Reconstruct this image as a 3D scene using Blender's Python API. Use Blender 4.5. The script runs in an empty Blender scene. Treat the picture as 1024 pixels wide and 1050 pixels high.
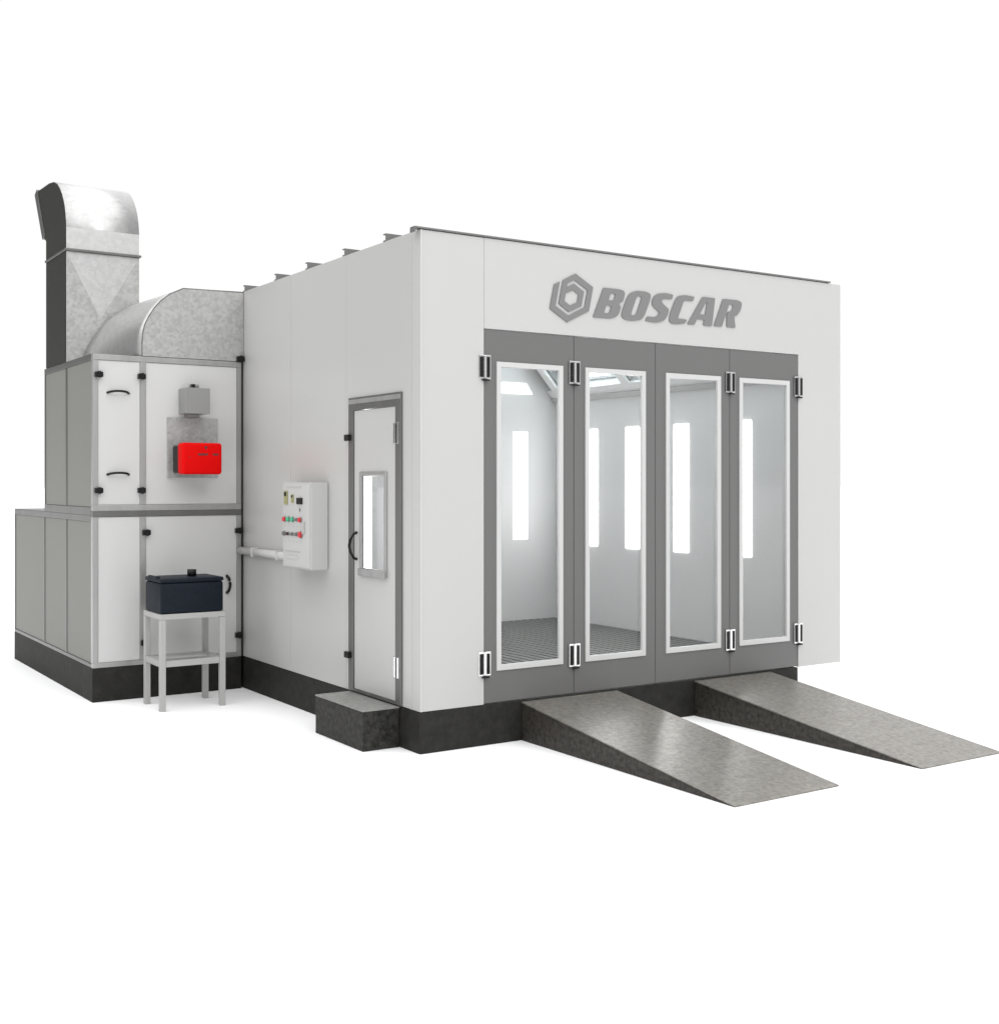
import bpy, bmesh, math, random
from mathutils import Vector, Matrix
random.seed(4)
SC = bpy.context.scene
COL = SC.collection

# ------------------------------------------------------------------ materials
def mat(name, col, rough=.5, metal=0.0, spec=.5, coat=0.0, mottle=None, bump=0.0, bscale=60, brushed=False, rvar=0.0, coords='Object'):
    m = bpy.data.materials.new(name); m.use_nodes = True
    nt = m.node_tree; N = nt.nodes; L = nt.links
    b = N['Principled BSDF']
    b.inputs['Base Color'].default_value = (*col, 1)
    b.inputs['Roughness'].default_value = rough
    b.inputs['Metallic'].default_value = metal
    b.inputs['Specular IOR Level'].default_value = spec
    b.inputs['Coat Weight'].default_value = coat
    b.inputs['Coat Roughness'].default_value = .15
    tc = N.new('ShaderNodeTexCoord'); mp = N.new('ShaderNodeMapping')
    L.new(tc.outputs[coords], mp.inputs[0])
    if brushed: mp.inputs['Scale'].default_value = (1, 1, .06)
    if mottle:      # (scale, amount, kind): patches of lighter and darker metal or stone, belonging to the surface
        sc_, amt, kind = mottle
        if kind == 'spangle':
            t = N.new('ShaderNodeTexVoronoi'); t.inputs['Scale'].default_value = sc_
            t.inputs['Randomness'].default_value = 1
            sep = N.new('ShaderNodeSeparateColor'); L.new(t.outputs['Color'], sep.inputs[0])
            n2 = N.new('ShaderNodeTexNoise'); n2.inputs['Scale'].default_value = sc_ * .45; n2.inputs['Detail'].default_value = 5
            L.new(mp.outputs[0], n2.inputs['Vector'])
            mm = N.new('ShaderNodeMix'); mm.inputs[0].default_value = .62
            L.new(sep.outputs[0], mm.inputs[2]); L.new(n2.outputs['Fac'], mm.inputs[3]); out = mm.outputs[0]
        else:
            t = N.new('ShaderNodeTexNoise'); t.inputs['Scale'].default_value = sc_; t.inputs['Detail'].default_value = 8
            t.inputs['Roughness'].default_value = .65
            out = t.outputs['Fac']
        L.new(mp.outputs[0], t.inputs['Vector'])
        cr = N.new('ShaderNodeValToRGB'); L.new(out, cr.inputs[0])
        cr.color_ramp.elements[0].position = .3; cr.color_ramp.elements[1].position = .7
        cr.color_ramp.elements[0].color = (*[c * (1 - amt) for c in col], 1)
        cr.color_ramp.elements[1].color = (*[min(1, c * (1 + amt)) for c in col], 1)
        L.new(cr.outputs[0], b.inputs['Base Color'])
        if rvar:
            mr = N.new('ShaderNodeMapRange'); L.new(out, mr.inputs[0])
            mr.inputs[3].default_value = rough + rvar; mr.inputs[4].default_value = max(.05, rough - rvar)
            L.new(mr.outputs[0], b.inputs['Roughness'])
    if bump:
        n = N.new('ShaderNodeTexNoise'); n.inputs['Scale'].default_value = bscale; n.inputs['Detail'].default_value = 3
        L.new(mp.outputs[0], n.inputs['Vector'])
        bp = N.new('ShaderNodeBump'); bp.inputs['Strength'].default_value = bump; bp.inputs['Distance'].default_value = .01
        L.new(n.outputs['Fac'], bp.inputs['Height']); L.new(bp.outputs[0], b.inputs['Normal'])
    return m

def emit(name, col, s):
    m = bpy.data.materials.new(name); m.use_nodes = True
    nt = m.node_tree; b = nt.nodes['Principled BSDF']
    b.inputs['Base Color'].default_value = (.8, .8, .8, 1)
    b.inputs['Emission Color'].default_value = (*col, 1); b.inputs['Emission Strength'].default_value = s
    return m

def glass(name, tint=(.985, .985, .985)):
    m = bpy.data.materials.new(name); m.use_nodes = True
    nt = m.node_tree; N = nt.nodes; L = nt.links
    N.remove(N['Principled BSDF']); o = N['Material Output']
    t = N.new('ShaderNodeBsdfTransparent'); t.inputs[0].default_value = (*tint, 1)
    g = N.new('ShaderNodeBsdfGlossy'); g.inputs['Roughness'].default_value = .02
    lw = N.new('ShaderNodeLayerWeight'); lw.inputs[0].default_value = .5
    pw = N.new('ShaderNodeMath'); pw.operation = 'POWER'; L.new(lw.outputs['Facing'], pw.inputs[0]); pw.inputs[1].default_value = 4
    f = N.new('ShaderNodeMath'); f.operation = 'MULTIPLY_ADD'; L.new(pw.outputs[0], f.inputs[0]); f.inputs[1].default_value = .5; f.inputs[2].default_value = .02
    x = N.new('ShaderNodeMixShader')
    L.new(f.outputs[0], x.inputs[0]); L.new(t.outputs[0], x.inputs[1]); L.new(g.outputs[0], x.inputs[2]); L.new(x.outputs[0], o.inputs[0])
    return m

M = {
 'wall':   mat('white_panel_paint', (.445, .445, .438), .36, bump=.012, bscale=3, mottle=(.8, .012, 'noise')),
 'side':   mat('pale_grey_panel_paint', (.435, .435, .422), .3, bump=.02, bscale=2.2, mottle=(.8, .015, 'noise')),
 'panel':  mat('cabinet_panel_paint', (.54, .54, .535), .3, bump=.015, bscale=3),
 'leaf':   mat('grey_door_paint', (.115, .115, .113), .45, bump=.01, bscale=4),
 'white':  mat('white_frame_paint', (.49, .49, .485), .35),
 'alu':    mat('brushed_aluminium', (.36, .36, .355), .36, metal=.6, mottle=(9, .12, 'noise'), brushed=True),
 'alud':   mat('dull_aluminium', (.145, .145, .14), .4, metal=.6, mottle=(7, .14, 'noise'), brushed=True),
 'galv':   mat('galvanised_sheet', (.38, .38, .375), .48, metal=.5, mottle=(42, .12, 'spangle'), rvar=.08, bump=.03, bscale=12),
 'galvs':  mat('smooth_galvanised_sheet', (.50, .50, .495), .38, metal=.75, mottle=(36, .06, 'spangle'), rvar=.04),
 'plinth': mat('dark_concrete', (.019, .0187, .0168), .65, spec=.2, mottle=(14, .35, 'noise'), bump=.2, bscale=90),
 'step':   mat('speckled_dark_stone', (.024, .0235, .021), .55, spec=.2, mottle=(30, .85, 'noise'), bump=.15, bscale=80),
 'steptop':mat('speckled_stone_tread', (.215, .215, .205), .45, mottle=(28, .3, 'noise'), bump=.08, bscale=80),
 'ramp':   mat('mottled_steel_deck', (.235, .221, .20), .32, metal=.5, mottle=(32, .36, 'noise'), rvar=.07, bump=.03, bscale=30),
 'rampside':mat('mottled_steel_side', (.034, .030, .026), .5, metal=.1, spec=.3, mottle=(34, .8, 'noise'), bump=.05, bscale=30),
 'black':  mat('black_plastic', (.006, .006, .006), .4, spec=.25),
 'blackg': mat('black_rubber', (.02, .02, .02), .6),
 'chrome': mat('polished_steel', (.72, .72, .72), .18, metal=.9),
 'red':    mat('red_cover_paint', (.62, .001, .001), .6, spec=.08),
 'navy':   mat('dark_navy_paint', (.007, .011, .018), .5, spec=.15, mottle=(30, .25, 'noise'), bump=.03, bscale=50),
 'stand':  mat('light_grey_paint', (.38, .38, .37), .42),
 'ctrl':   mat('control_box_paint', (.47, .47, .46), .33),
 'grey':   mat('mid_grey_paint', (.23, .23, .227), .4),
 'dgrey':  mat('dark_grey_paint', (.135, .135, .133), .45),
 'sign':   mat('sign_grey', (.165, .165, .165), .45),
 'inner':  mat('interior_white_paint', (.74, .74, .735), .3),
 'grate':  mat('steel_grating', (.13, .13, .13), .45, metal=.3),
 'pit':    mat('dark_pit', (.03, .03, .03), .8),
 'olive':  mat('olive_meter', (.28, .27, .12), .4),
 'green':  mat('green_lens', (.05, .38, .20), .3),
 'dred':   mat('red_lens', (.55, .02, .03), .3),
 'ink':    mat('dark_ink', (.05, .02, .02), .6),
 'label':  mat('grey_label', (.42, .42, .41), .5),
 'ground': mat('white_studio_floor', (.93, .93, .935), .9, spec=.2),
 'shadesheet': mat('shade_toned_sheet', (.026, .0255, .022), .6, metal=.1, spec=.2, mottle=(24, .12, 'noise')),  # dark tone stands in for shade on the exhaust duct's left face
 'lamp':   emit('tube_light', (1, 1, 1), 7),
 'lampb':  emit('cool_tube_light', (.82, .95, 1), 6.5),
 'lampbk': emit('softened_tube_light', (1, 1, 1), 1.6),
 'glass':  glass('clear_glass'),
}

# ------------------------------------------------------------------ mesh helpers
class MB:
    def __init__(s): s.bm = bmesh.new(); s.mats = []
    def mi(s, m):
        if m not in s.mats: s.mats.append(m)
        return s.mats.index(m)
    def _fin(s, f0, m):
        i = s.mi(m)
        for f in list(s.bm.faces)[f0:]: f.material_index = i
    def box(s, x0, x1, y0, y1, z0, z1, m, bev=0.0, seg=2):
        t = bmesh.new()
        v = [t.verts.new(c) for c in ((x0,y0,z0),(x1,y0,z0),(x1,y1,z0),(x0,y1,z0),(x0,y0,z1),(x1,y0,z1),(x1,y1,z1),(x0,y1,z1))]
        for q in ((3,2,1,0),(4,5,6,7),(0,1,5,4),(1,2,6,5),(2,3,7,6),(3,0,4,7)): t.faces.new([v[k] for k in q])
        if bev: bmesh.ops.bevel(t, geom=list(t.edges), offset=bev, segments=seg, affect='EDGES', profile=.5)
        return s.merge(t, m, smooth=bev > 0 and seg > 2)
    def merge(s, t, m, smooth=False):
        i = s.mi(m)
        vm = {v: s.bm.verts.new(v.co) for v in t.verts}
        for f in t.faces:
            try: nf = s.bm.faces.new([vm[v] for v in f.verts])
            except ValueError: continue
            nf.material_index = i; nf.smooth = smooth or f.smooth
        t.free(); return s
    def prism(s, pts, axis, a0, a1, m, a1pts=None, smooth_from=None, bev=0):
        """closed outline pts (2-D) swept along axis 'x','y' or 'z' from a0 to a1 (a1pts: a different outline at the far end)"""
        def P(p, a):
            return (a, p[0], p[1]) if axis == 'x' else (p[0], a, p[1]) if axis == 'y' else (p[0], p[1], a)
        t = bmesh.new(); q = a1pts or pts; n = len(pts)
        A = [t.verts.new(P(p, a0)) for p in pts]; B = [t.verts.new(P(p, a1)) for p in q]
        t.faces.new(A[::-1]); t.faces.new(B)
        for k in range(n):
            f = t.faces.new((A[k], A[(k+1) % n], B[(k+1) % n], B[k]))
            if smooth_from and smooth_from[0] <= k < smooth_from[1]: f.smooth = True
        bmesh.ops.recalc_face_normals(t, faces=list(t.faces))
        if bev:
            e = [e for e in t.edges if len(e.link_faces) == 2 and e.calc_face_angle(0) > .5]
            bmesh.ops.bevel(t, geom=e, offset=bev, segments=2, affect='EDGES', profile=.5)
        return s.merge(t, m)
    def ring(s, axis, o, h, a0, a1, m, bev=0.0):
        """rectangular frame: outer o=(u0,u1,v0,v1), hole h, thickness a0..a1 along axis ('y' or 'x'); u is the other horizontal axis, v is z"""
        def P(u, v, a): return (u, a, v) if axis == 'y' else (a, u, v)
        t = bmesh.new()
        C = lambda r: [(r[0], r[2]), (r[1], r[2]), (r[1], r[3]), (r[0], r[3])]
        V = [[t.verts.new(P(u, v, a)) for (u, v) in C(r)] for r, a in ((o, a0), (h, a0), (o, a1), (h, a1))]
        for k in range(4):
            j = (k + 1) % 4
            t.faces.new((V[0][k], V[0][j], V[1][j], V[1][k])); t.faces.new((V[2][k], V[2][j], V[3][j], V[3][k]))
            t.faces.new((V[0][k], V[0][j], V[2][j], V[2][k])); t.faces.new((V[1][k], V[1][j], V[3][j], V[3][k]))
        bmesh.ops.recalc_face_normals(t, faces=list(t.faces))
        if bev:
            e = [e for e in t.edges if e.calc_face_angle(0) > .5]
            bmesh.ops.bevel(t, geom=e, offset=bev, segments=2, affect='EDGES', profile=.5)
        return s.merge(t, m)
    def tube(s, pts, r, m, n=12, flat=1.0, fax=None):
        """round bar through pts"""
        t = bmesh.new(); rings = []
        P = [Vector(p) for p in pts]
        for i, p in enumerate(P):
            d = (P[min(i+1, len(P)-1)] - P[max(i-1, 0)]).normalized()
            ref = Vector((0, 0, 1)) if abs(d.z) < .9 else Vector((0, 1, 0))
            a = d.cross(ref).normalized(); b = d.cross(a).normalized()
            rings.append([t.verts.new(p + (a * math.cos(2*math.pi*k/n) + b * math.sin(2*math.pi*k/n) * flat) * r) for k in range(n)])
        for i in range(len(P) - 1):
            for k in range(n):
                f = t.faces.new((rings[i][k], rings[i][(k+1) % n], rings[i+1][(k+1) % n], rings[i+1][k])); f.smooth = True
        t.faces.new(rings[0][::-1]); t.faces.new(rings[-1])
        bmesh.ops.recalc_face_normals(t, faces=list(t.faces))
        return s.merge(t, m)
    def build(s, name, parent=None, off=None):
        me = bpy.data.meshes.new(name)
        if off is None and parent is not None: off = ROOTLOC.get(parent.name, Vector())
        if off is not None: bmesh.ops.translate(s.bm, verts=list(s.bm.verts), vec=-Vector(off))
        s.bm.to_mesh(me); s.bm.free()
        for m in s.mats: me.materials.append(M[m])
        o = bpy.data.objects.new(name, me); COL.objects.link(o)
        if parent is not None:
            o.parent = parent; ROOTLOC[o.name] = Vector(off)
        elif off is not None: o.location = off
        return o
ROOTLOC = {}
def tag(o, label, cat, group=None, kind=None):
    if label: o['label'] = label
    if cat: o['category'] = cat
    if group: o['group'] = group
    if kind: o['kind'] = kind
    return o
def thing(name, loc, label, cat, group=None):
    o = bpy.data.objects.new(name, None); COL.objects.link(o); o.location = loc; o.empty_display_size = .2
    ROOTLOC[o.name] = Vector(loc)
    return tag(o, label, cat, group)
def copy_tree(o, parent=None, dx=None):
    c = o.copy(); COL.objects.link(c); c.parent = parent
    if dx is not None: c.location = Vector(o.location) + Vector(dx)
    for ch in list(o.children): copy_tree(ch, c)
    return c

# ------------------------------------------------------------------ measures (metres; booth corner at the origin, X along its front, Y into its depth)
H0, HT = .263, 3.263          # plinth top, wall top
W, D = 3.836, 3.80            # booth width and depth
T = .10                       # wall thickness
DX = [.474, 1.1943, 1.9145, 2.6348, 3.355]   # door leaf edges
DZ = 2.68

booth = thing('paint_spray_booth', (0, 0, 0), 'white walk-in spray booth with four grey glazed doors and the grey lettering above them', 'spray booth')

# plinth: runs under the walls and ends below the right edge of the doors
b = MB(); b.box(0, 3.355, .003, D, 0, H0 - .002, 'plinth', .004); b.build('plinth', booth)

# walls
b = MB()
b.box(0, DX[0] - .003, 0, T, H0, HT, 'wall', .004)
b.prism([(DX[0] + .001, DZ), (DX[4] + .002, DZ), (DX[4] + .002, H0), (W, H0), (W, HT), (DX[0] + .001, HT)], 'y', 0, T, 'wall', bev=.003)
b.box(DX[0] - .0028, DX[0] + .0008, -.0008, T - .01, DZ + .002, HT - .002, 'white')
b.build('front_wall', booth)
b = MB(); b.box(.0005, .012, -.006, -.0005, H0 + .002, HT - .002, 'white', .002); b.build('corner_trim', booth)
b = MB()
b.ring('x', (T + .002, 1.029, H0, HT), (.235, .958, H0 + .003, 2.25), 0, T, 'side', .003)
for y0, y1 in ((1.033, 1.977), (1.981, 2.92), (2.924, D)):
    b.box(0, T, y0, y1, H0, HT, 'side', .003)
for y in (1.031, 1.979, 2.922): b.box(-.0008, T - .01, y - .0018, y + .0018, H0 + .002, HT - .002, 'white')
b.build('side_wall', booth)
b = MB(); b.box(W - .116, W, T + .001, D, H0, HT, 'inner'); b.build('side_wall', booth)
b = MB(); b.box(T + .001, W - .117, 3.68, D, H0, HT, 'inner'); b.build('rear_wall', booth)
# roof, edge strip and beams
b = MB(); b.box(T + .002, W - .118, T + .002, 3.678, 3.14, HT - .004, 'inner'); b.build('roof', booth)
b = MB()
b.box(-.045, 3.712, -.012, .05, HT + .003, HT + .014, 'dgrey', .002)
b.box(-.045, -.037, -.012, .05, HT - .02, HT + .0025, 'dgrey')
b.build('roof_edge_strip', booth)
for y in (.472, 1.077, 1.696, 2.279, 2.929):
    b = MB(); b.prism([(y - .02, HT + .001), (y + .02, HT + .001), (y + .02, HT + .009), (y - .012, HT + .009), (y - .012, HT + .045), (y + .02, HT + .045), (y + .02, HT + .052), (y - .02, HT + .052)], 'x', .002, 3.8, 'dgrey')
    b.build('roof_beam', booth)
# interior: floor grating (bars run into the booth), transitions and ceiling
b = MB()
b.box(T + .002, W - .118, T + .002, 3.678, H0, H0 + .004, 'pit')
x = .14
while x < 3.70:
    b.box(x, x + .055, .12, 3.67, H0 + .005, H0 + .022, 'grate'); x += .085
b.build('floor_grating', booth)
# slanted light cassettes between side walls and ceiling
def slant(side):
    # cross-section points (x measured from the wall inwards)
    X = (lambda d: W - .117 - d) if side > 0 else (lambda d: T + .001 + d)
    b = MB()
    # lower flange and inner flange around the openings
    pa, pb = (0.0, 2.545), (.52, 3.10)
    def at(t, n):  # t along the slope, n outwards (towards the room)
        dx, dz = pb[0] - pa[0], pb[1] - pa[1]; l = math.hypot(dx, dz)
        return (X(pa[0] + dx * t + n * dz / l), pa[1] + dz * t - n * dx / l)
    def slab(t0, t1, n0, n1, y0, y1, m): b.prism([at(t0, n0), at(t1, n0), at(t1, n1), at(t0, n1)], 'y', y0, y1, m)
    slab(0, .2, 0, .03, .12, 3.66, 'inner'); slab(.86, 1, 0, .03, .12, 3.66, 'inner')
    slab(.0, .08, .03, .045, .12, 3.66, 'white')
    ys = (.16, 1.28, 2.40, 3.52)
    for k, y in enumerate(ys): slab(.2, .86, 0, .03, y - .05, y + .05, 'inner')
    o = b.build('ceiling_transition', booth)
    for k in range(3):
        y0, y1 = ys[k] + .05, ys[k+1] - .05
        b = MB(); slab(.2, .86, -.10, -.095, y0, y1, 'white')
        slab(.2, .86, -.09, .0, y0, y0 + .02, 'dgrey'); slab(.2, .86, -.09, .0, y1 - .02, y1, 'dgrey')
        lf = b.build('light_fixture', booth)
        for t in (.32, .53, .74):
            b = MB(); b.tube([(at(t, -.05)[0], y0 + .06, at(t, -.05)[1]), (at(t, -.05)[0], y1 - .06, at(t, -.05)[1])], .022, 'lampb'); b.build('tube', lf)
        b = MB(); slab(.2, .86, .008, .012, y0, y1, 'glass'); b.build('cover_glass', lf)
slant(1); slant(-1)
# vertical wall lights
for y in (.96, 1.74, 2.43, 3.07):
    b = MB(); b.box(W - .124, W - .1165, y - .097, y + .097, 1.06, 2.22, 'lamp'); b.build('wall_light', booth)
    b = MB(); b.box(T + .001, T + .008, y - .097, y + .097, 1.06, 2.22, 'lamp'); b.build('wall_light', booth)
for x in (1.47, 2.37, 3.27):
    b = MB(); b.box(x - .09, x + .09, 3.672, 3.6795, 1.11, 2.21, 'lampbk', .002); b.build('wall_light', booth)
b = MB(); b.prism([(2.3, 2.60), (3.42, 2.60), (3.34, 2.71), (2.3, 2.71)], 'y', 3.672, 3.6795, 'lampbk'); b.build('wall_light', booth)  # glowing strip added in place of a glare patch on the rear wall

# door leaves
def make_leaf(x0, x1):
    b = MB(); b.ring('y', (x0 + .002, x1 - .002, H0 + .007, DZ - .003), (x0 + .12, x1 - .12, .50, 2.44), .006, .03, 'leaf', .002)
    leaf = b.build('door_leaf', booth)
    b = MB(); b.ring('y', (x0 + .093, x1 - .095, .472, 2.472), (x0 + .128, x1 - .130, .510, 2.438), -.005, .018, 'white', .003); b.build('window_frame', leaf)
    b = MB(); b.box(x0 + .122, x1 - .122, .0185, .0225, .502, 2.438, 'glass'); b.build('glass', leaf)
    return leaf
def add_hinge(leaf, x, z):
    b = MB()
    b.box(x - .046, x - .004, -.006, -.0005, z - .078, z + .078, 'chrome', .002)
    b.box(x + .004, x + .046, -.006, .0055, z - .078, z + .078, 'chrome', .002)
    b.box(x - .012, x + .010, -.014, -.004, z - .076, z + .076, 'chrome', .004)
    b.box(x - .038, x - .016, -.013, -.004, z - .066, z + .066, 'black', .003)
    b.box(x + .014, x + .036, -.013, -.004, z - .066, z + .066, 'black', .003)
    b.box(x - .024, x + .026, -.024, -.004, z - .090, z - .079, 'black', .003)
    b.build('hinge', leaf)
for k in range(4):
    lf = make_leaf(DX[k], DX[k+1])
    hx = (DX[0], DX[1], DX[3], DX[4])[k]
    for z in (2.432, .525): add_hinge(lf, hx, z)
b = MB()
for k in (1, 2, 3): b.box(DX[k] - .012, DX[k] + .012, .032, .038, H0 + .01, DZ - .005, 'blackg')
b.build('door_seal', booth)

# sign: emblem and six letters, raised from the front wall
def rnd(poly, r, n=4):
    """round the corners of a polygon; r may be per-corner (third item of a point)"""
    out = []
    N = len(poly)
    for i, p in enumerate(poly):
        rr = p[2] if len(p) > 2 else r
        a = Vector(poly[i-1][:2]); c = Vector(p[:2]); d = Vector(poly[(i+1) % N][:2])
        la, ld = (a-c).length, (d-c).length
        q = min(rr, la*.48, ld*.48)
        if q < .5: out.append(tuple(c)); continue
        s, e = c + (a-c).normalized()*q, c + (d-c).normalized()*q
        for k in range(n + 1):
            t = k / n; out.append(tuple((1-t)**2*s + 2*t*(1-t)*c + t*t*e))
    return out
EM = ((.00338, -.000659, 1.012103), (.000088, -.003025, 3.125544))
TX = ((.004815, -.000735, .814864 + .0), (.000055, -.003923, 3.171083))
def raised(name, loops, A):
    cu = bpy.data.curves.new(name, 'CURVE'); cu.dimensions = '2D'; cu.fill_mode = 'BOTH'; cu.extrude = .004
    for lp in loops:
        sp = cu.splines.new('POLY'); sp.points.add(len(lp) - 1); sp.use_cyclic_u = True
        for pt, (x, y) in zip(sp.points, lp):
            pt.co = (A[0][0]*x + A[0][1]*y + A[0][2], A[1][0]*x + A[1][1]*y + A[1][2], 0, 1)
    tmp = bpy.data.objects.new(name + '_curve', cu); COL.objects.link(tmp)
    dg = bpy.context.evaluated_depsgraph_get()
    me = bpy.data.meshes.new_from_object(tmp.evaluated_get(dg)); bpy.data.objects.remove(tmp)
    me.transform(Matrix.Translation((0, -.0045, 0)) @ Matrix.Rotation(math.pi/2, 4, 'X'))
    me.materials.clear(); me.materials.append(M['sign'])
    for p in me.polygons: p.material_index = 0
    o = bpy.data.objects.new(name, me); COL.objects.link(o); o.parent = booth
    return o
e1 = lambda L: [(x*120/1024, 5 + y*120/1024) for x, y in L]
e2 = lambda L, r=14: [(120 + x*150/1024, 25 + y*150/1024) for x, y in rnd(L, r)]
e3 = lambda L, r=14: [(260 + x*150/1024, 25 + y*150/1024) for x, y in rnd(L, r)]
raised('emblem', [
  e1([(85,285),(192,222),(192,685),(495,858),(803,680),(803,342),(492,170),(357,248),(357,322),(492,240),(735,378),(735,660),(492,788),(250,642),(250,188),(490,45),(912,280),(912,745),(495,985),(85,745)]),
  e1([(357,440),(495,365),(630,440),(630,592),(495,663),(357,582)])], EM)
raised('letter', [e2([(105,95),(290,95,60),(382,110,75),(372,240,60),(320,272,10),(356,305,50),(340,410,80),(265,457,60),(32,457)]),
  e2([(205,155),(268,155,28),(252,240,28),(188,240)]), e2([(172,302),(240,302,28),(222,396,28),(155,396)])], TX)
raised('letter', [e2([(440,130,90),(520,92,40),(650,92,60),(715,120,60),(705,215,30),(672,370,50),(640,440,60),(540,462,40),(440,460,60),(375,420,60),(382,330,30),(415,190,30)]),
  e2([(535,156,35),(602,156,28),(556,396,35),(490,396,28)])], TX)
raised('letter', [e2([(800,100,60),(900,86,30),(1003,97),(992,156),(900,156,35),(856,180,30),(876,214,20),(975,285,25),(965,370,50),(930,430,60),(835,462,30),(690,450),(705,395),(820,395,40),(860,340,20),(745,250,30),(738,190,50),(755,140,40)])], TX)
raised('letter', [e3([(110,110,60),(200,86,40),(335,97),(322,153),(240,153,20),(198,162,20),(150,388,20),(275,392),(262,440,30),(150,460,40),(40,450,70),(42,330,30),(85,150,50)])], TX)
raised('letter', [e3([(447,86),(620,88),(630,450),(510,448),(510,374),(413,374),(388,448),(290,448)]),
  e3([(500,150),(518,150),(514,312),(440,310)], 6)], TX)
raised('letter', [e3([(733,86),(940,86,40),(1012,110,50),(1005,210,50),(960,290,50),(922,294,8),(965,445),(840,445),(815,280,20),(830,243,14),(870,240,30),(890,190,30),(885,150,18),(828,150,10),(770,445),(657,445)])], TX)

# side door
b = MB(); b.ring('x', (.222, .971, H0 + .004, 2.268), (.300, .896, H0 + .022, 2.182), -.014, .06, 'alud', .003)
b.box(-.016, -.0145, .226, .967, 2.225, 2.255, 'alu'); b.build('door_frame', booth)
b = MB(); b.ring('x', (.303, .893, H0 + .024, 2.179), (.43, .78, 1.10, 1.73), -.006, .012, 'side', .003); sd = b.build('side_door', booth)
b = MB(); b.ring('x', (.415, .797, 1.068, 1.762), (.447, .765, 1.118, 1.735), -.020, .004, 'alu', .006)
b.box(-.030, -.0225, .413, .799, 1.064, 1.112, 'alu', .003); b.build('window_frame', sd)
b = MB(); b.box(.005, .008, .432, .778, 1.102, 1.728, 'glass'); b.build('glass', sd)
b = MB(); b.tube([(-.008, .852, 1.168), (-.032, .854, 1.18), (-.055, .858, 1.22), (-.062, .86, 1.26), (-.055, .858, 1.30), (-.032, .854, 1.34), (-.008, .852, 1.352)], .0095, 'black'); b.build('handle', sd)
for z in (2.005, .507):
    b = MB(); b.box(-.022, -.0065, .245, .268, z - .068, z + .068, 'chrome', .003); b.box(-.020, -.0065, .29, .316, z - .068, z + .068, 'chrome', .003)
    b.box(-.019, -.0065, .2705, .2875, z - .062, z + .062, 'black', .002); b.build('hinge', sd)
for z in (1.997, .51):
    b = MB(); b.box(-.04, -.0145, .925, .99, z - .022, z + .022, 'black', .005); b.build('latch', booth)

# ------------------------------------------------------------------ doorstep
st = thing('doorstep', (-.13, .61, 0), 'speckled dark stone step on the floor below the side door', 'step')
b = MB(); b.box(-.262, -.003, .262, .965, 0, .249, 'step', .004); b.build('step_block', st)
b = MB(); b.box(-.264, -.002, .260, .967, .2495, .259, 'steptop', .002); b.build('tread', st)

# ------------------------------------------------------------------ ramps
def ramp(x0, x1, label):
    r = thing('loading_ramp', (x0, -.004, 0), label, 'ramp', 'steel ramps up to the booth doors')
    w, l, h = x1 - x0, 1.944, .245
    o = Vector((x0, -.004, 0))
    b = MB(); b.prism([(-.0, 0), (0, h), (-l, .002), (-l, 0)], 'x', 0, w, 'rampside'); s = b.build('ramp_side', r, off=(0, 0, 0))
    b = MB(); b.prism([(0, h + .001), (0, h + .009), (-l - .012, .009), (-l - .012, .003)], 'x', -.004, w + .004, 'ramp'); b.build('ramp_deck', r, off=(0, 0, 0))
    return r
ramp(.764, 1.552, 'steel ramp below the second door from the left, nearer to the doorstep')
ramp(2.280, 3.043, 'steel ramp below the two right-hand doors, farther from the doorstep')

# ------------------------------------------------------------------ control box and conduit
cb = thing('control_box', (-.07, 1.556, 1.07), 'pale wall-mounted control box with meters and coloured buttons, left of the side door', 'control box')
b = MB(); b.box(-.136, -.003, 1.312, 1.80, 1.07, 1.69, 'ctrl', .005); b.build('housing', cb)
b = MB(); b.box(-.143, -.1365, 1.322, 1.79, 1.08, 1.68, 'ctrl', .003); b.build('box_door', cb)
cy = lambda y: 1.312 + (y - 1.085) * 1.016
cz = lambda z: 1.686 + (z - 1.686) * 1.03
FX = -.143
def ctl(name, y, z, w, h, m, d=.008, lens=None):
    b = MB(); b.box(FX - d, FX - .0003, cy(y) - w/2, cy(y) + w/2, cz(z) - h/2, cz(z) + h/2, m, .002)
    if lens: b.box(FX - d - .0012, FX - d - .0001, cy(y) - w*.36, cy(y) + w*.36, cz(z) + h*.12, cz(z) + h*.42, lens)
    return b.build(name, cb)
ctl('meter', 1.493, 1.582, .056, .098, 'olive', .010, 'black')
ctl('meter', 1.376, 1.577, .034, .060, 'olive', .010, 'black')
ctl('display', 1.253, 1.561, .088, .046, 'black', .012)
ctl('display', 1.253, 1.50, .014, .022, 'dgrey', .006)
ctl('nameplate', 1.365, 1.657, .26, .010, 'label', .002)
ctl('nameplate', 1.39, 1.205, .27, .008, 'label', .002)
ctl('nameplate', 1.40, 1.165, .22, .03, 'ctrl', .002)
def button(y, z, m, r=.014):
    b = MB(); b.tube([(FX - .0005, cy(y), cz(z)), (FX - .006, cy(y), cz(z))], r*1.25, 'grey', 14)
    b.tube([(FX - .0062, cy(y), cz(z)), (FX - .02, cy(y), cz(z))], r, m, 14); b.build('button', cb)
for y, m in ((1.513, 'dred'), (1.444, 'green'), (1.370, 'green'), (1.305, 'dgrey'), (1.238, 'dred')): button(y, 1.430, m, .017 if m != 'dgrey' else .011)
for y, m, r in ((1.519, 'dgrey', .015), (1.448, 'ink', .012), (1.376, 'dgrey', .012), (1.305, 'dgrey', .013), (1.230, 'dred', .022)): button(y, 1.328, m, r)
for y in (1.51, 1.44, 1.37, 1.30, 1.235):
    for z in (1.382, 1.275):
        b = MB(); b.box(FX - .0012, FX - .0003, cy(y) - .012, cy(y) + .012, cz(z) - .004, cz(z) + .004, 'label'); b.build('caption', cb)
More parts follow.
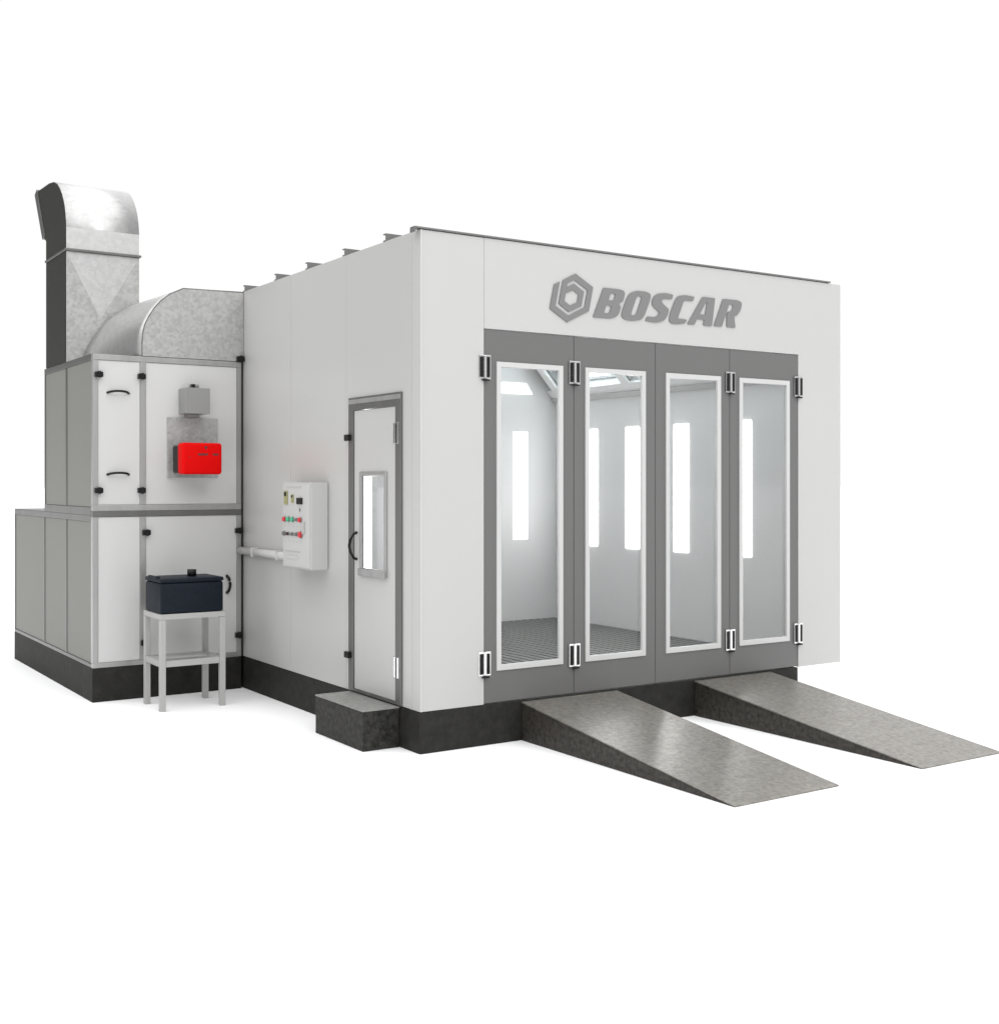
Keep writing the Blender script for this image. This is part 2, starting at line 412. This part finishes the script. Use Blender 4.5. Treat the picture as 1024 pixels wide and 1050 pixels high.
b = MB(); b.box(FX - .02, FX - .0005, cy(1.178) - .006, cy(1.178) + .006, cz(1.335), cz(1.42), 'label', .003); b.build('handle', cb)

cd = MB(); cd.tube([(-.034, 2.92, 1.135), (-.034, 1.802, 1.135)], .031, 'white', 18)
for y in (2.6, 2.1): cd.box(-.069, -.003, y - .012, y + .012, 1.098, 1.172, 'white', .003)
tag(cd.build('conduit_pipe', off=(-.034, 2.3, 1.135)), 'white pipe running along the side wall from cabinet to control box', 'pipe')

# ------------------------------------------------------------------ air handling cabinet (two tiers)
XL, XR, YF, YU, YL, HM, HC = -1.219, -.024, 2.924, 4.494, 5.711, 1.4387, 2.676
cab = thing('air_handling_cabinet', (-.6, 3.6, 0), 'two-tier panelled cabinet with aluminium edges standing left of the booth', 'cabinet')
b = MB(); b.box(XL - .002, XR, YF - .002, YL + .002, 0, H0 - .002, 'plinth', .003); b.build('plinth', cab)
xm0, xm1 = -.854, -.808
HB = 1.425
# lower tier frame and upper tier frame
b = MB()
for x0, x1 in ((XL, XL + .042), (xm0, xm1), (-.061, XR)):
    b.box(x0, x1, YF, YF + .05, H0 + .038, HB - .001, 'alu', .002); b.box(x0, x1, YF, YF + .05, 1.518, HC - .040, 'alu', .002)
b.box(XL, XR, YF - .002, YF + .05, H0, H0 + .0375, 'alu', .002)
b.box(XL, XR, YF - .003, YF + .05, HB, 1.470, 'alud', .003); b.box(XL, XR, YF - .003, YF + .05, 1.4705, 1.5175, 'alu', .003)
b.box(XL, XR, YF - .002, YF + .05, HC - .0395, HC + .004, 'alu', .002)
# side (left) frames
for y in (3.74, 4.51): b.box(XL, XL + .05, y - .018, y + .018, H0 + .031, HM - .051, 'alud', .002)
b.box(XL, XL + .05, YL - .03, YL, H0 + .031, HM - .051, 'alud', .002)
b.box(XL - .001, XL + .05, YF + .051, YL, H0, H0 + .03, 'alud', .002)
b.box(XL - .001, XL + .05, YF + .051, YL, HM - .05, HM - .001, 'alud', .002)
b.box(XL, XL + .05, 3.722, 3.758, 1.501, HC - .041, 'alud', .002)
b.box(XL, XL + .05, YU - .03, YU, 1.501, HC - .041, 'alud', .002)
b.box(XL - .001, XL + .05, YF + .051, YU, HM, 1.50, 'alud', .002)
b.box(XL - .001, XL + .05, YF + .051, YU, HC - .04, HC + .003, 'alud', .002)
b.build('frame', cab)
b = MB(); b.box(XR + .001, -.002, YF + .012, YF + .04, H0, HC, 'blackg'); b.build('joint_seal', cab)
def panel(name, x0, x1, z0, z1, y=YF + .006):
    b = MB(); b.box(x0 + .001, x1 - .001, y, y + .04, z0 + .001, z1 - .001, 'panel', .002); return b.build(name, cab)
d1 = panel('access_door', XL + .042, xm0, 1.5175, HC - .04)
d2 = panel('front_panel', xm1, -.061, 1.5175, HC - .04)
d3 = panel('front_panel', XL + .042, xm0, H0 + .0375, HB)
d4 = panel('access_door', xm1, -.061, H0 + .0375, HB)
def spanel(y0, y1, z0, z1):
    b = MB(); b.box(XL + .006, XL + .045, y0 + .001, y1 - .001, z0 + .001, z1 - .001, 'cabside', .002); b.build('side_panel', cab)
M['cabside'] = mat('shaded_side_panel_paint', (.19, .19, .176), .5, spec=.2, bump=.02, bscale=3)  # darker than the front panels: this side's shade is put into the colour
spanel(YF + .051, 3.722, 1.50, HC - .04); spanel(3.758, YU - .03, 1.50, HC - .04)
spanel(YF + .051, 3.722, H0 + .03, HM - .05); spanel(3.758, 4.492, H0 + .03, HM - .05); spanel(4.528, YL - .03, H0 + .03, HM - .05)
b = MB(); b.box(XL + .05, XR - .002, YU - .03, YU - .001, HM, HC - .002, 'panel'); b.box(XL + .05, XR, YL - .03, YL - .001, H0, HM - .004, 'panel')
b.box(XR - .02, XR, YF + .06, YL - .03, H0, HM - .004, 'panel'); b.box(XR - .02, XR - .001, YF + .06, YU - .03, HM + .004, HC - .002, 'panel'); b.build('rear_panels', cab)
b = MB(); b.box(XL + .002, XR, YF + .051, YU, HC + .0035, HC + .008, 'alud'); b.build('top_plate', cab)
b = MB(); b.box(XL + .002, XR, YU + .001, YL, HM - .0005, HM + .004, 'alud'); b.build('top_plate', cab)
def latch(x, z, par):
    b = MB(); b.box(x - .030, x + .030, YF - .034, YF + .004, z - .021, z + .021, 'black', .006)
    b.box(x - .012, x + .012, YF - .042, YF - .03, z - .026, z + .026, 'black', .004); b.build('latch', par)
for x in (XL + .044, xm0 + .008):
    for z in (2.522, 1.629): latch(x, z, d1)
for x, z in ((-.808, 1.298), (-.050, 1.297), (-.823, .433), (-.050, .441)): latch(x, z, d4)
latch(-.036, 2.705, cab)
def arc_handle(P0, P1, out, par, r=.008):
    P0, P1 = Vector(P0), Vector(P1); pts = []
    for k in range(9):
        t = k / 8; pts.append(P0.lerp(P1, t) + Vector(out) * math.sin(math.pi * t) ** .6)
    b = MB(); b.tube(pts, r, 'black'); b.build('handle', par)
for z in (2.385, 1.752): arc_handle((-1.108, YF + .004, z), (-.94, YF + .004, z), (0, -.045, .014), d1, .009)
arc_handle((-.145, YF + .004, .79), (-.145, YF + .004, .93), (.01, -.05, 0), d4, .012)

# ------------------------------------------------------------------ ducts
el = thing('elbow_duct', (-.42, 3.3, HC + .01), 'low galvanised elbow duct curving from the cabinet top into the booth wall', 'duct')
zb = HC + .009
front = [(-.838, zb), (-.839, 2.78), (-.834, 2.86), (-.820, 2.925), (-.789, 2.995), (-.745, 3.065), (-.692, 3.129), (-.62, 3.188), (-.51, 3.243), (-.005, 3.255), (-.005, zb)]
rear  = [(-1.10, zb), (-1.06, 2.79), (-1.012, 2.882), (-.96, 2.965), (-.90, 3.044), (-.85, 3.085), (-.80, 3.12), (-.75, 3.155), (-.69, 3.19), (-.005, 3.20), (-.005, zb)]
def loft(A, B, y0, y1, n, m):
    def fine(P):     # Catmull-Rom through the arc so that the sheet bends smoothly
        out = []
        for i in range(len(P) - 1):
            p0, p1, p2, p3 = [Vector(P[max(0, min(len(P) - 1, j))]) for j in (i - 1, i, i + 1, i + 2)]
            for k in range(3):
                t = k / 3; out.append(.5 * ((2 * p1) + (p2 - p0) * t + (2 * p0 - 5 * p1 + 4 * p2 - p3) * t * t + (3 * p1 - p0 - 3 * p2 + p3) * t ** 3))
        return out + [Vector(P[-1])]
    a = fine(A[:9]) + [Vector(p) for p in A[9:]]; c = fine(B[:9]) + [Vector(p) for p in B[9:]]; L_ = len(fine(A[:9])) - 1
    t = bmesh.new(); R_ = []
    for k in range(n + 1):
        s_ = k / n; R_.append([t.verts.new((p.lerp(q, s_).x, y0 + (y1 - y0) * s_, p.lerp(q, s_).y)) for p, q in zip(a, c)])
    N_ = len(a)
    for k in range(n):
        for j in range(N_):
            f = t.faces.new((R_[k][j], R_[k][(j + 1) % N_], R_[k + 1][(j + 1) % N_], R_[k + 1][j])); f.smooth = j < L_
    t.faces.new(R_[0][::-1]); t.faces.new(R_[-1]); bmesh.ops.recalc_face_normals(t, faces=list(t.faces))
    b = MB(); return b.merge(t, m)
loft(front, rear, YF + .004, 3.715, 10, 'galvs').build('curved_shell', el)
b = MB(); b.prism([(x + .001, z) for x, z in front[:-1]] + [(-.005, zb)], 'y', YF - .001, YF + .0035, 'galv'); b.build('side_sheet', el)
b = MB()
for k in range(0, 9):
    (x0, z0), (x1, z1) = front[k], front[k+1]
    b.tube([(x0, YF + .002, z0), (x1, YF + .002, z1)], .005, 'alud', 8)
b.build('seam', el)

ch = thing('exhaust_duct', (-.92, 4.08, HC + .01), 'tall galvanised exhaust duct with a curved hood at the far left', 'duct')
x0, x1, y0, y1 = XL + .002, -.616, 3.74, 4.418
zs = 3.60
b = MB()
t = bmesh.new()
V = {}
def vv(*c):
    if c not in V: V[c] = t.verts.new(c)
    return V[c]
xc_ = (x0 + x1) / 2 - .02
f_ = [(x0, y0, zb), (x1, y0, zb), (x1, y0, zs), (x0, y0, zs)]
apex = (xc_, y0 + .012, 3.06)
tl, tr = f_[3], f_[2]
t.faces.new([vv(*f_[0]), vv(*apex), vv(*tl)]); t.faces.new([vv(*f_[1]), vv(*tr), vv(*apex)])
t.faces.new([vv(*f_[0]), vv(*f_[1]), vv(*apex)])
t.faces.new([vv(x0, y0, zb), vv(x0, y0, zs), vv(x0, y1, zs), vv(x0, y1, zb)]); t.faces.new([vv(x1, y0, zb), vv(x1, y1, zb), vv(x1, y1, zs), vv(x1, y0, zs)])
t.faces.new([vv(x0, y1, zb), vv(x0, y1, zs), vv(x1, y1, zs), vv(x1, y1, zb)])
t.faces.new([vv(*tl), vv(*tr), vv(x1, y1, zs), vv(x0, y1, zs)])
bmesh.ops.recalc_face_normals(t, faces=list(t.faces))
b.merge(t, 'galv')
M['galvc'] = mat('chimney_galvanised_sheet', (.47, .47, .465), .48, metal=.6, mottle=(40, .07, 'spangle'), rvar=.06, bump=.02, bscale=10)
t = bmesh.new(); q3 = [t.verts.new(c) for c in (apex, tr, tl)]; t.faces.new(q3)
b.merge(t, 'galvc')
b.build('duct_shaft', ch)
b = MB(); b.box(x0 - .006, x0 - .0005, y0 + .001, y1 - .001, zb, zs + .001, 'shadesheet'); b.build('side_sheet', ch)  # added over the shaft's left face to carry its shade as colour
b = MB(); b.ring  # flange band between shaft and hood
b = MB(); b.box(x0 - .014, x1 + .012, y0 - .026, y1 + .016, zs + .002, zs + .022, 'alud', .003); b.build('flange', ch)
prof = [(y0, zs + .024), (y0, 3.80), (3.748, 3.86), (3.765, 3.92), (3.792, 3.985), (3.83, 4.04), (3.88, 4.10), (3.945, 4.155), (4.03, 4.21), (4.138, 4.250), (4.30, 4.272), (4.75, 4.29), (4.50, 3.84), (y1, 3.79), (y1, zs + .024)]
b = MB(); b.prism(prof, 'x', x0, x1, 'galvs', smooth_from=(1, 10)); b.build('hood', ch)
b = MB(); b.prism(prof, 'x', x0 - .006, x0 - .0005, 'shadesheet'); b.build('side_sheet', ch)  # hood's left face, its shade painted the same way
b = MB(); b.prism([(4.752, 4.31), (4.83, 4.275), (4.535, 3.825), (4.455, 3.845)], 'x', x0 - .012, x1 + .012, 'alud', bev=.002); b.build('outlet_flange', ch)

# ------------------------------------------------------------------ burner, plate and junction box on the cabinet front
bu = thing('burner', (-.46, YF, 1.73), 'bright red burner on its square steel mounting plate, high on the cabinet front', 'burner')
b = MB(); b.box(-.641, -.227, YF - .012, YF + .0055, 1.728, 2.208, 'galv', .002); b.build('mounting_plate', bu)
b = MB(); b.box(-.60, -.30, 2.735, YF - .0125, 1.765, 1.985, 'black', .015, 3); b.build('burner_body', bu)
b = MB(); b.box(-.622, -.305, 2.60, 2.733, 1.755, 2.0, 'red', .022, 4); cv = b.build('cover', bu)
def mark(pts): b = MB(); b.prism(pts, 'y', 2.5985, 2.5998, 'ink'); b.build('lettering', cv)
for xa, xb in ((-.505, -.423), (-.385, -.338)):      # two short dark words: a bar notched between its letters
    n = int(round((xb - xa) / .0165)); P = [(xa, 1.902), (xb, 1.902)]; w_ = (xb - xa) / n
    for k in range(n, 0, -1):
        P += [(xa + k * w_ , 1.918), (xa + (k - 1) * w_ + .0035, 1.918), (xa + (k - 1) * w_ + .0035, 1.905), (xa + (k - 1) * w_, 1.905)]
    mark(P)
mark([(-.452, 1.972), (-.438, 1.945), (-.424, 1.972)])
mark([(-.57, 1.885), (-.562, 1.885), (-.562, 1.893), (-.57, 1.893)])

jb = thing('junction_box', (-.45, YF, 2.24), 'small grey junction box with a cable gland above the red burner', 'box')
b = MB(); b.box(-.546, -.355, 2.75, YF + .0055, 2.236, 2.437, 'grey', .005); b.build('housing', jb)
b = MB(); b.box(-.548, -.353, 2.742, 2.7495, 2.234, 2.439, 'grey', .003); b.build('lid', jb)
b = MB(); b.tube([(-.462, 2.81, 2.438), (-.462, 2.81, 2.468)], .04, 'grey', 16); b.box(-.50, -.47, 2.75, 2.78, 2.4395, 2.468, 'black', .004); b.build('cable_gland', jb)
b = MB(); b.box(-.50, -.40, 2.86, YF + .0055, 2.209, 2.2355, 'grey', .003); b.build('bracket', jb)

# ------------------------------------------------------------------ stand and tank
sx0, sx1, sy0, sy1, sh = -.905, -.405, 2.262, 2.672, .716
sn = thing('steel_stand', (-.655, 2.467, 0), 'light grey four-legged steel stand in front of the cabinet', 'stand')
lw = .042
for (x, y) in ((sx0, sy0), (sx1 - lw, sy0), (sx0, sy1 - lw), (sx1 - lw, sy1 - lw)):
    b = MB(); b.box(x, x + lw, y, y + lw, 0, sh - .041, 'stand', .003); b.build('leg', sn)
b = MB(); b.ring
b.box(sx0, sx1, sy0, sy1, sh - .040, sh, 'stand', .003); b.build('top', sn)
b = MB()
z0, z1 = .325, .37
b.box(sx0 + lw + .001, sx1 - lw - .001, sy0 + .004, sy0 + .040, z0, z1, 'stand', .003); b.box(sx0 + lw + .001, sx1 - lw - .001, sy1 - .040, sy1 - .004, z0, z1, 'stand', .003)
b.box(sx0 + .004, sx0 + .04, sy0 + lw + .001, sy1 - lw - .001, z0, z1, 'stand', .003); b.box(sx1 - .04, sx1 - .004, sy0 + lw + .001, sy1 - lw - .001, z0, z1, 'stand', .003)
b.box(sx0 + .05, sx1 - .05, sy1 - .16, sy1 - .041, z1 - .018, z1 - .006, 'stand', .002)
b.build('shelf_rails', sn)
tk = thing('fuel_tank', (-.66, 2.47, sh), 'dark navy box-shaped tank resting on the steel stand', 'tank')
b = MB(); b.box(sx0 + .004, sx1 - .015, sy0 + .004, sy1 - .03, sh + .001, .945, 'navy', .016, 3); b.build('tank_body', tk)
b = MB(); b.box(sx0 + .001, sx1 - .012, sy0 + .001, sy1 - .027, .946, .978, 'navy', .012, 3); b.box(sx0 + .0, sx0 + .03, sy0 + .1, sy1 - .1, .95, .990, 'navy', .006); b.build('lid', tk)
b = MB(); b.tube([(-.60, 2.46, .976), (-.60, 2.46, 1.0), (-.60, 2.46, 1.001), (-.60, 2.46, 1.028)], .034, 'black', 18); b.build('filler_cap', tk)

# ------------------------------------------------------------------ ground
b = MB(); g = b.mi('ground')
vs = [b.bm.verts.new(c) for c in ((-400, -400, 0), (400, -400, 0), (400, 400, 0), (-400, 400, 0))]
b.bm.faces.new(vs)
tag(b.build('ground'), 'plain white seamless floor under the spray booth', None, kind='structure')

# ------------------------------------------------------------------ light: a studio surround, bright behind the booth and overhead, dimmer to the left and behind the camera
TH = .9879
w = bpy.data.worlds.new('World'); SC.world = w; w.use_nodes = True
nt = w.node_tree; N = nt.nodes; L = nt.links; bg = N['Background']
tc = N.new('ShaderNodeTexCoord'); sp = N.new('ShaderNodeSeparateXYZ'); L.new(tc.outputs['Generated'], sp.inputs[0])
dt = N.new('ShaderNodeVectorMath'); dt.operation = 'DOT_PRODUCT'; L.new(tc.outputs['Generated'], dt.inputs[0]); dt.inputs[1].default_value = (math.cos(TH), math.sin(TH), 0)
def mr(src, a, b_, c, d, smooth=True):
    n = N.new('ShaderNodeMapRange'); n.interpolation_type = 'SMOOTHSTEP' if smooth else 'LINEAR'
    L.new(src, n.inputs[0]); n.inputs[1].default_value = a; n.inputs[2].default_value = b_; n.inputs[3].default_value = c; n.inputs[4].default_value = d
    return n.outputs[0]
def mth(op, a, b_):
    n = N.new('ShaderNodeMath'); n.operation = op
    for i, v in enumerate((a, b_)):
        if isinstance(v, (int, float)): n.inputs[i].default_value = v
        else: L.new(v, n.inputs[i])
    return n.outputs[0]
FRONT, BACK, LEFT, ZEN = 1.02, .62, .02, 2.3
back = mr(sp.outputs[0], -.32, .2, LEFT, BACK)
fr = mr(dt.outputs['Value'], .66, .83, 0, 1)
hor = mth('ADD', mth('MULTIPLY', fr, FRONT), mth('MULTIPLY', mth('SUBTRACT', 1, fr), back))
zen = mth('MAXIMUM', mr(sp.outputs[2], .42, .85, 0, 1), mth('MULTIPLY', mr(sp.outputs[2], .16, .5, 0, 1), mr(dt.outputs['Value'], .1, -.3, 0, 1)))
tot = mth('ADD', mth('MULTIPLY', hor, mth('SUBTRACT', 1, zen)), mth('MULTIPLY', zen, ZEN))
bg.inputs[0].default_value = (.995, .997, 1, 1); L.new(tot, bg.inputs[1])
la = bpy.data.lights.new('softbox', 'AREA'); la.shape = 'RECTANGLE'; la.size = 5; la.size_y = 4; la.energy = 250
lo = bpy.data.objects.new('softbox', la); COL.objects.link(lo); lo.location = (.3, -13, 11)
lo.rotation_euler = (Vector((.6, 0, 1.3)) - lo.location).to_track_quat('-Z', 'Y').to_euler()
w.cycles.sampling_method = 'MANUAL'; w.cycles.sample_map_resolution = 512

# ------------------------------------------------------------------ camera
cam = bpy.data.cameras.new('camera'); co = bpy.data.objects.new('camera', cam); COL.objects.link(co); SC.camera = co
cam.sensor_fit = 'VERTICAL'; cam.sensor_height = 24; cam.sensor_width = 24; cam.lens = 24 * 1234.93 / 1050
cam.shift_y = -29.61 / 1050; cam.clip_end = 2000
co.location = (-3.7023, -6.5091, 1.6859); co.rotation_euler = (math.pi/2, 0, TH - math.pi/2)

vs_ = SC.view_settings; vs_.view_transform = 'Standard'; vs_.look = 'None'; vs_.exposure = 0; vs_.gamma = 1; vs_.use_curve_mapping = False
SC.cycles.max_bounces = 8; SC.cycles.transparent_max_bounces = 12
